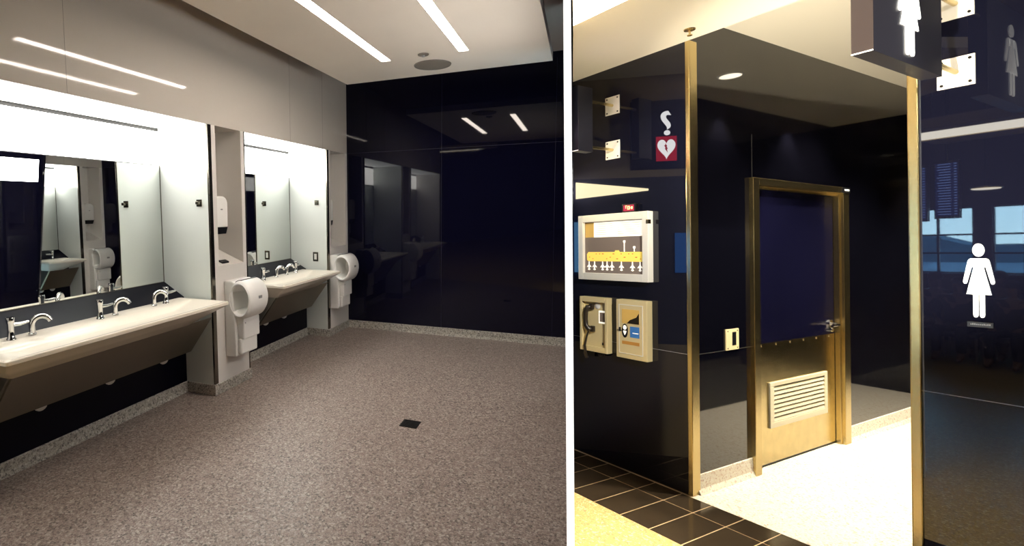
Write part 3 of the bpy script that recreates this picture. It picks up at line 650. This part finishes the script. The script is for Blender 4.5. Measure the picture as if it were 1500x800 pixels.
hs = MB().tube([(bk - 0.006, 2.875, 1.215), (bk - 0.03, 2.895, 1.205), (bk - 0.036, 2.908, 1.17), (bk - 0.036, 2.910, 1.11), (bk - 0.036, 2.905, 1.06), (bk - 0.03, 2.885, 1.035), (bk - 0.006, 2.862, 1.03)], [0.014, 0.021, 0.018, 0.017, 0.018, 0.022, 0.015], 12)
hn = t.part('handset', hs, 'handset')
t.part('earpiece', MB().box(bk - 0.03, bk - 0.002, 2.852, 2.885, 1.19, 1.235), 'handset', hn, bevel=0.006, smooth=False)
t.part('mouthpiece', MB().box(bk - 0.03, bk - 0.002, 2.845, 2.878, 1.012, 1.06), 'handset', hn, bevel=0.006, smooth=False)
t.part('cord', MB().tube([(bk - 0.02, 2.89, 1.03), (3.548, 2.90, 0.97), (3.545, 2.915, 0.90), (3.546, 2.912, 0.84), (3.556, 2.905, 0.80)], [0.006, 0.007, 0.009, 0.012, 0.014], 8), 'handset')
lp = [(3.575 + 0.012 * math.cos(a), 2.79 + 0.035 * math.cos(a), 0.853 + 0.022 * math.sin(a)) for a in [PI + PI * k / 8 for k in range(9)]]
t.part('cord_loop', MB().tube(lp, 0.006, 8), 'black')

t = Thing('defibrillator_cabinet', 'steel wall cabinet with window, oval emblem and blue label', 'cabinet', R_, (XA, 2.515, 0.855))
xf = 3.549; ya, yb, za, zb = 2.392, 2.637, 0.856, 1.292
bx0 = MB().box(xf, XA, ya, yb, za, zb); t.part('cabinet_body', bx0, 'satin_gold', bevel=0.004, smooth=False)
dr = t.part('cabinet_door', MB().box(xf - 0.004, xf, ya + 0.028, yb - 0.025, za + 0.035, zb - 0.035), 'satin_gold', bevel=0.003, smooth=False)
ring = MB()
for q in ((ya + 0.028, ya + 0.034, za + 0.035, zb - 0.035), (yb - 0.031, yb - 0.025, za + 0.035, zb - 0.035), (ya + 0.034, yb - 0.031, za + 0.035, za + 0.041), (ya + 0.034, yb - 0.031, zb - 0.041, zb - 0.035)): ring.box(xf - 0.0055, xf - 0.004, *q)
t.part('door_edge', ring, 'plate', dr, smooth=False)
t.part('door_window', MB().box(xf - 0.006, xf - 0.004, 2.448, 2.585, 1.118, 1.222), 'gold_panel', dr, smooth=False)
t.part('window_content', MB().prism([(2.449, 1.119), (2.545, 1.119), (2.52, 1.145), (2.47, 1.168), (2.449, 1.20)], 'x', xf - 0.0068, xf - 0.006), 'glass_dark', dr, smooth=False)
ov = [(2.562 + 0.024 * math.cos(2 * PI * k / 24), 1.062 + 0.052 * math.sin(2 * PI * k / 24)) for k in range(24)]
t.part('emblem', MB().prism(ov, 'x', xf - 0.0056, xf - 0.004), 'black', dr, smooth=False)
hd = [(2.562, 1.028), (2.575, 1.055), (2.574, 1.062), (2.55, 1.062), (2.549, 1.055)]
up = [(2.562 + 0.014 * math.cos(2 * PI * k / 16), 1.086 + 0.017 * math.sin(2 * PI * k / 16)) for k in range(16)]
t.part('emblem_figure', MB().prism(hd, 'x', xf - 0.0064, xf - 0.0056).prism(up, 'x', xf - 0.0064, xf - 0.0056), 'paper', dr, smooth=False)
t.part('label', MB().box(xf - 0.0054, xf - 0.004, 2.448, 2.52, 1.018, 1.098), 'label_blue', dr, bevel=0.0, smooth=False)
t.part('label_line', MB().box(xf - 0.006, xf - 0.0054, 2.455, 2.5, 1.048, 1.054), 'paper', dr, smooth=False)
t.part('nameplate', MB().box(xf - 0.0054, xf - 0.004, 2.448, 2.585, 0.962, 0.986), 'map_orange', dr, smooth=False)
t.part('latch', MB().box(xf - 0.012, xf - 0.004, 2.596, 2.604, 1.055, 1.085).box(xf - 0.008, xf - 0.004, 2.588, 2.625, 1.058, 1.063), 'black', dr, smooth=False)

# ---- women pictogram
def woman(b, plane, c, z0, h, sx, thick):
    """the standing figure with a skirt: c = centre on the horizontal axis, sx = width factor, z0 = feet"""
    def add(poly):
        P = [(c + u * sx * h, z0 + w * h) for u, w in poly]
        b.prism(P, plane[0], plane[1], plane[1] + thick)
    add([(0.115 * math.cos(2 * PI * k / 28), 0.912 + 0.088 * math.sin(2 * PI * k / 28)) for k in range(28)])
    rnd = lambda cx, cz, rx, rz, a0, a1, n=6: [(cx + rx * math.cos(math.radians(a0 + (a1 - a0) * k / n)), cz + rz * math.sin(math.radians(a0 + (a1 - a0) * k / n))) for k in range(n + 1)]
    add([(0.11, 0.80), (-0.11, 0.80), (-0.105, 0.66), (-0.24, 0.315), (0.24, 0.315), (0.105, 0.66)])
    for s in (1, -1):
        arm = [(0.08, 0.80)] + rnd(0.14, 0.74, 0.075, 0.06, 90, 20) + [(0.30, 0.50)] + rnd(0.262, 0.485, 0.04, 0.03, 10, -170) + [(0.135, 0.68), (0.08, 0.70)]
        add([(s * u, w) for u, w in arm])
        leg = [(0.012, 0.33)] + [(0.012, 0.045)] + rnd(0.062, 0.045, 0.05, 0.04, 180, 360) + [(0.112, 0.33)]
        add([(s * u, w) for u, w in leg])
    return b
single('restroom_pictogram', 'white standing woman pictogram on the dark glass wall at right', 'sign', woman(MB(), ('x', XA - 0.006), 0.85, 1.339, 0.339, 0.46, 0.006), 'sign_flat', R_, (XA, 0.85, 1.339), smooth=False)
t = Thing('braille_plate', 'small dark braille plate under the woman pictogram', 'sign', R_, (XA, 0.848, 1.30))
t.part('plate', MB().box(XA - 0.004, XA, 0.809, 0.887, 1.297, 1.321), 'sign_dark', bevel=0.001, smooth=False)
b = MB(); random.seed(5)
for k in range(11): b.box(XA - 0.0052, XA - 0.004, 0.817 + k * 0.0056, 0.817 + k * 0.0056 + 0.0035, 1.307, 1.307 + random.choice((0.005, 0.007)))
t.part('braille_dots', b, 'plastic_grey', smooth=False)

# ---- bracket signs
def bracket_sign(label, yc, x0, x1, z0, z1, plates, side_mat, grp, fig=None):
    t = Thing('bracket_sign', label, 'sign', R_, (XA, yc, z0), grp)
    th = 0.032
    bd = t.part('sign_box', MB().box(x0 + 0.004, x1, yc - th, yc + th, z0, z1), 'sign_dark', bevel=0.002, smooth=False)
    t.part('end_cap', MB().box(x0, x0 + 0.004, yc - th, yc + th, z0, z1), side_mat, bd, smooth=False)
    t.part('end_edge', MB().box(x0 - 0.0015, x0, yc - th, yc + th, z0, z0 + 0.005), 'sign_flat', bd, smooth=False)
    for zc in plates:
        pl = t.part('wall_plate', MB().box(XA - 0.006, XA, yc - 0.06, yc + 0.06, zc - 0.07, zc + 0.07), 'plate', smooth=False)
        for dy in (-0.045, 0.045):
            for dz in (-0.054, 0.054): t.part('bolt', MB().cyl((XA - 0.0085, yc + dy, zc + dz), (XA - 0.006, yc + dy, zc + dz), 0.006, seg=10), 'iron', pl)
        t.part('arm', MB().cyl((x1 - 0.005, yc, zc), (XA - 0.004, yc, zc), 0.011), 'brass_steel')
    if fig:
        t.part('pictogram', woman(MB(), ('y', yc - th - 0.004), fig[0], fig[1], fig[2], fig[3], 0.004), 'sign_white', bd, smooth=False)
    return t
bracket_sign('black bracket sign with white woman figure, hung high at the corridor mouth', 0.912, 2.655, 3.325, 2.408, 2.90, (2.48, 2.80), 'sign_side', 'bracket signs', (2.985, 2.44, 0.37, 0.95))
bracket_sign('dark bracket sign end hung high above the map case at the wall edge', 2.70, 3.19, 3.345, 2.395, 2.875, (2.44, 2.785), 'sign_dark', 'bracket signs')

# ================================================================== what the glass reflects: windows, seats, people
WX = -7.0
ww = MB()
ww.box(WX - 0.2, WX, -5.2, 8.0, 0, 1.24); ww.box(WX - 0.2, WX, -5.2, 8.0, 2.46, 4.7)
WINS = [(1.6, 3.19), (3.42, 4.75), (5.0, 6.6)]
prev = -5.2
for a, c in WINS:
    ww.box(WX - 0.2, WX, prev, a, 1.24, 2.46); prev = c
ww.box(WX - 0.2, WX, prev, 8.0, 1.24, 2.46)
struct('wall_windows', ww, 'concourse', R_)
for i, (a, c) in enumerate(WINS):
    w = Thing('window_%d' % (i + 1), 'concourse window with thin dark glazing bars', None, R_, (WX, (a + c) / 2, 1.24), kind='structure')
    b = MB(); n = 3
    for k in range(n + 1):
        yy = a + (c - a) * k / n; b.box(WX - 0.12, WX - 0.06, yy - 0.015, yy + 0.015, 1.24, 2.46)
    for z in (1.26, 1.62, 1.96, 2.45): b.box(WX - 0.12, WX - 0.06, a, c, z - 0.015, z + 0.015)
    w.part('window_frame', b, 'frame_dark', smooth=False)
    w.part('pane', MB().box(WX - 0.095, WX - 0.09, a, c, 1.24, 2.46), 'glass', smooth=False)
struct('ground_apron', MB().box(-160, -7.3, -90, 90, -0.4, -0.3), 'asphalt', R_)
hl = MB()
hl.prism([(-90, -0.3)] + [(-90 + 6 * k, 3.6 + 1.6 * math.sin(k * 0.9) + 0.8 * math.sin(k * 2.3)) for k in range(31)] + [(90, -0.3)], 'x', -150, -140)
struct('ground_hills', hl, 'hill', R_)

def skin_body(pts, edges, radii, root=0):
    me = bpy.data.meshes.new('skel'); me.from_pydata(pts, edges, []); ob = bpy.data.objects.new('skel', me); C.objects.link(ob)
    md = ob.modifiers.new('skin', 'SKIN'); md.use_smooth_shade = True
    for i, r in enumerate(radii): me.skin_vertices[0].data[i].radius = r if isinstance(r, tuple) else (r, r)
    me.skin_vertices[0].data[root].use_root = True
    sb = ob.modifiers.new('sub', 'SUBSURF'); sb.levels = 1
    out = bpy.data.meshes.new_from_object(ob.evaluated_get(bpy.context.evaluated_depsgraph_get()))
    b = MB(); b.b.from_mesh(out)
    bpy.data.objects.remove(ob); bpy.data.meshes.remove(me); bpy.data.meshes.remove(out)
    return b
def person(x, y, hgt, label, cloth, ang=0.0):
    F = Matrix.Translation((x, y, 0)) @ Matrix.Rotation(ang, 4, 'Z') @ Matrix.Scale(hgt / 1.30, 4)
    F0 = F
    t = Thing('person', label, 'person', F0, (0, 0, 0), 'seated people by the windows')
    P = [(0, 0, .50), (0, 0.02, .72), (0, 0.0, .95), (0, 0.01, 1.03), (0, -0.01, 1.12), (0, -0.02, 1.22)]
    E = [(0, 1), (1, 2), (2, 3), (3, 4), (4, 5)]
    R = [(.15, .12), (.14, .11), (.13, .10), .055, .085, .075]
    for s in (1, -1):
        i = len(P)
        P += [(s * .10, -.05, .49), (s * .13, -.45, .50), (s * .13, -.46, .10), (s * .13, -.60, .05)]
        E += [(0, i), (i, i + 1), (i + 1, i + 2), (i + 2, i + 3)]; R += [.09, .065, .045, .035]
        j = len(P)
        P += [(s * .19, 0, .95), (s * .25, -.02, .70), (s * .16, -.25, .60), (s * .12, -.32, .58)]
        E += [(2, j), (j, j + 1), (j + 1, j + 2), (j + 2, j + 3)]; R += [.06, .045, .036, .03]
        k = len(P)
        for q in range(5):
            dx = (q - 2) * 0.018
            P += [(s * .115 + dx, -.39, .575), (s * .11 + dx * 1.1, -.42 - 0.01 * (2 - abs(q - 2)), .56)]
            E += [(j + 3, k + 2 * q), (k + 2 * q, k + 2 * q + 1)]; R += [.010, .008]
    body = t.part('body', skin_body(P, E, R), 'skin')
    t.part('hair', MB().ball((0, 0.012, 1.215), 0.088, 0.095, 0.085), 'hair')
    P2 = [(0, 0, .50), (0, 0.02, .72), (0, 0.0, .955), (0, .005, 1.0)]; E2 = [(0, 1), (1, 2), (2, 3)]; R2 = [(.165, .135), (.155, .125), (.145, .112), .075]
    for s in (1, -1):
        i = len(P2); P2 += [(s * .19, 0, .95), (s * .25, -.02, .70), (s * .17, -.23, .605)]; E2 += [(2, i), (i, i + 1), (i + 1, i + 2)]; R2 += [.072, .056, .045]
        i = len(P2); P2 += [(s * .10, -.05, .49), (s * .13, -.45, .50), (s * .13, -.46, .12)]; E2 += [(0, i), (i, i + 1), (i + 1, i + 2)]; R2 += [.10, .076, .055]
    t.part('clothing', skin_body(P2, E2, R2), cloth)
def seat(x, y, label):
    t = Thing('lounge_seat', label, 'seat', R_, (x, y, 0), 'black seats by the windows')
    t.part('seat_pad', MB().box(x - 0.24, x + 0.26, y - 0.25, y + 0.25, 0.36, 0.43), 'seat', bevel=0.02, smooth=False)
    t.part('backrest', MB().box(x - 0.26, x - 0.20, y - 0.25, y + 0.25, 0.43, 0.85), 'seat', bevel=0.02, smooth=False)
    for sx in (-0.2, 0.2):
        for sy in (-0.22, 0.22): t.part('leg', MB().cyl((x + sx, y + sy, 0), (x + sx, y + sy, 0.37), 0.015), 'steel')
for i, (x, y, h, c) in enumerate(((-5.2, 3.41, 1.32, 'cloth1'), (-4.6, 2.99, 1.27, 'cloth2'), (-5.2, 2.735, 1.36, 'cloth1'), (-4.4, 2.43, 1.24, 'cloth2'))):
    # sitting with the back to the seat's rest, facing into the concourse
    seat(x, y, 'black lounge seat with steel legs, number %s from the window side' % ('first', 'second', 'third', 'fourth')[i] if False else ('black lounge seat under the ' + ('leftmost', 'second', 'third', 'rightmost')[i] + ' reflected sitter'))
    person(x - 0.03, y, h, 'person in dark clothes sitting with hands on knees, ' + ('leftmost', 'second from left', 'third from left', 'rightmost')[i] + ' in the reflection', c, PI / 2)
# hanging flight boards
def board(x, y0, y1, z0, z1, label):
    t = Thing('flight_board', label, 'screen', R_, (x, (y0 + y1) / 2, z0), 'hanging flight boards')
    t.part('casing', MB().box(x - 0.08, x, y0, y1, z0, z1), 'black', smooth=False)
    t.part('display', MB().box(x, x + 0.004, y0 + 0.012, y1 - 0.012, z0 + 0.03, z1 - 0.03), 'screen', smooth=False)
    b = MB(); n = 20
    for k in range(n):
        z = z0 + 0.05 + (z1 - z0 - 0.1) * k / (n - 1)
        b.box(x + 0.004, x + 0.006, y0 + 0.02, y0 + 0.045, z, z + 0.012); b.box(x + 0.004, x + 0.006, y0 + 0.075, y1 - 0.03 - 0.02 * random.random(), z, z + 0.010)
    t.part('rows', b, 'screen_text', smooth=False)
    t.part('hanger', MB().cyl((x - 0.04, (y0 + y1) / 2, z1), (x - 0.04, (y0 + y1) / 2, 4.6), 0.02), 'frame_dark')
board(-3.0, 2.565, 2.795, 2.09, 2.86, 'hanging dark blue flight board, the fully visible one in the reflection')
board(-3.0, 2.86, 3.09, 2.06, 2.83, 'hanging dark blue flight board, cut off by the steel corner post')
t = Thing('pendant_lamp', 'flat round glowing pendant lamp reflected right of the flight boards', 'lamp', R_, (-5.2, 2.84, 2.60))
t.part('lamp_shade', MB().lathe([(0.10, 0), (0.17, 0.01), (0.17, 0.03), (0.05, 0.05)], (-5.2, 2.84, 2.62), 28), 'brass_steel')
t.part('lens', MB().lathe([(0.155, 0.004), (0.14, -0.004)], (-5.2, 2.84, 2.62), 28), 'lum_warm')
t.part('rod', MB().cyl((-5.2, 2.84, 2.66), (-5.2, 2.84, 4.6), 0.008), 'frame_dark')

# ================================================================== lights
def lamp(name, kind, loc, energy, col, **kw):
    d_ = bpy.data.lights.new(name, kind); d_.energy = energy; d_.color = col
    for k_, v_ in kw.items(): setattr(d_, k_, v_)
    o_ = bpy.data.objects.new(name, d_); C.objects.link(o_); o_.location = loc
    return o_
WARM = (1.0, 0.90, 0.72)
# corridor: the downlight, and added beams without fixtures to brighten it
lamp('corridor downlight beam', 'SPOT', (5.19, 1.575, ZR - 0.03), 220, WARM, spot_size=math.radians(90), spot_blend=0.6, shadow_soft_size=0.06)
for xx in (4.5, 6.0, 7.4):
    lamp('corridor added beam', 'SPOT', (xx, 1.2, ZR - 0.03), 460, WARM, spot_size=math.radians(96), spot_blend=0.6, shadow_soft_size=0.06)
# added ceiling fixture out of view, brightening the concourse
for i, yy in enumerate((1.35,)):
    t = Thing('added_fixture', 'added warm fixture high over the concourse beside the glowing fascia', 'ceiling light', R_, (2.45, yy, 4.6))
    t.part('fixture_body', MB().box(2.28, 2.62, yy - 0.5, yy + 0.5, 4.5, 4.6), 'white_paint', smooth=False)
    o_ = lamp('added fixture beam', 'AREA', (2.45, yy, 4.49), 75, WARM, shape='RECTANGLE', size=0.3, size_y=0.9)
    o_.data.spread = math.radians(60)
def fill_spot(loc, aim, power, size, label):  # added spotlights, out of view, to brighten wall and signs
    L0, A0 = Vector(loc), Vector(aim); dr = (A0 - L0).normalized()
    t = Thing('added_spotlight', label, 'ceiling light', R_, loc, 'added spotlights over the concourse')
    t.part('lamp_can', MB().tube([L0 - dr * 0.16, L0 - dr * 0.15, L0 - dr * 0.01], [0.03, 0.055, 0.055], 20, True), 'black')
    t.part('stem', MB().cyl(L0 - dr * 0.12, (L0.x - dr.x * 0.12, L0.y - dr.y * 0.12, 4.6), 0.01), 'frame_dark')
    o = lamp('added spotlight beam', 'SPOT', loc, power, (1.0, 0.95, 0.85), spot_size=math.radians(size), spot_blend=0.5, shadow_soft_size=0.05)
    o.rotation_euler = dr.to_track_quat('-Z', 'Y').to_euler()
fill_spot((1.0, -1.0, 3.3), (3.5, 2.65, 1.6), 820, 30, 'added black spotlight behind the viewer, brightening the map case')
fill_spot((1.2, -1.2, 3.3), (3.5, 0.9, 2.4), 260, 34, 'added black spotlight behind the viewer, brightening the corridor mouth sign')
def uplighter(x, y, h, aim, power, cone, label):  # added uplights, out of view, to brighten the cream ceilings
    t = Thing('added_uplighter', label, 'light', R_, (x, y, 0), 'added steel uplighters out of view')
    t.part('base', MB().lathe([(0.11, 0), (0.11, 0.015), (0.03, 0.03)], (x, y, 0), 28), 'brass_steel')
    t.part('column', MB().cyl((x, y, 0.02), (x, y, h - 0.10), 0.022), 'brass_steel')
    t.part('bowl', MB().lathe([(0.03, h - 0.11), (0.08, h - 0.08), (0.10, h - 0.01), (0.094, h - 0.01), (0.075, h - 0.07), (0.02, h - 0.10)], (x, y, 0), 28), 'brass_steel')
    o = lamp('added upward beam', 'SPOT', (x, y, h), power, (1.0, 0.90, 0.73), spot_size=math.radians(cone), spot_blend=0.8, shadow_soft_size=0.06)
    o.rotation_euler = (Vector(aim) - Vector((x, y, h))).to_track_quat('-Z', 'Y').to_euler()
uplighter(2.8, -0.8, 0.40, (3.1, 2.2, 3.1), 330, 56, 'added short steel uplighter behind the viewer, brightening the front ceiling')
uplighter(0.9, 0.7, 0.28, (5.1, 1.6, 3.25), 1200, 38, 'added low steel uplighter before the partition, brightening the corridor ceiling')
t = Thing('trough_light', 'hanging linear trough light reflected above the woman pictogram', 'ceiling light', R_, (-2.05, 1.95, 3.08))
t.part('trough', MB().box(-2.9, -2.42, 1.2, 2.75, 3.08, 3.16).box(-1.75, -1.5, 1.2, 2.75, 3.08, 3.16).box(-2.9, -1.5, 1.2, 2.75, 3.16, 3.2), 'tan', smooth=False)
t.part('diffuser', MB().box(-2.42, -1.75, 1.2, 2.75, 3.09, 3.11), 'lum_warm', smooth=False)
for yy in (1.4, 2.55): t.part('hanger', MB().cyl((-2.05, yy, 3.2), (-2.05, yy, 4.6), 0.008), 'frame_dark')
W = bpy.data.worlds.new('sky'); S.world = W; W.use_nodes = True
nt = W.node_tree; bg = nt.nodes['Background']
tc = nt.nodes.new('ShaderNodeTexCoord'); sp = nt.nodes.new('ShaderNodeSeparateXYZ'); rp = nt.nodes.new('ShaderNodeValToRGB')
rp.color_ramp.elements[0].position = 0.0; rp.color_ramp.elements[0].color = (0.50, 0.82, 1.0, 1)
rp.color_ramp.elements[1].position = 0.35; rp.color_ramp.elements[1].color = (0.20, 0.55, 0.95, 1)
nt.links.new(tc.outputs['Generated'], sp.inputs[0]); nt.links.new(sp.outputs[2], rp.inputs[0]); nt.links.new(rp.outputs[0], bg.inputs['Color'])
bg.inputs['Strength'].default_value = 22

# ================================================================== camera
cd = bpy.data.cameras.new('camera'); cam = bpy.data.objects.new('camera', cd); C.objects.link(cam); S.camera = cam
RW = Matrix(((0.89636868, -0.44329912, -0.00301241), (0.00116545, 0.00915174, -0.99995744), (0.44330782, 0.89632703, 0.00871997)))
right, down, fwd = RW[0], RW[1], RW[2]
m = Matrix((( right.x, -down.x, -fwd.x, 0), (right.y, -down.y, -fwd.y, 0), (right.z, -down.z, -fwd.z, HE), (0, 0, 0, 1)))
cam.matrix_world = m
cd.sensor_fit = 'HORIZONTAL'; cd.sensor_width = 36
cd.lens = 760.173 / 1500 * 36
cd.shift_x = (750 - 513.276) / 1500
cd.shift_y = (365.239 - 400) / 1500
cd.clip_start = 0.05; cd.clip_end = 500
S.view_settings.view_transform = 'Standard'; S.view_settings.look = 'None'; S.view_settings.exposure = 0.0; S.view_settings.gamma = 1.0; S.view_settings.use_curve_mapping = False
try:
    S.cycles.max_bounces = 10; S.cycles.diffuse_bounces = 5; S.cycles.glossy_bounces = 6; S.cycles.caustics_reflective = False; S.cycles.caustics_refractive = False; S.cycles.sample_clamp_indirect = 6
except Exception: pass
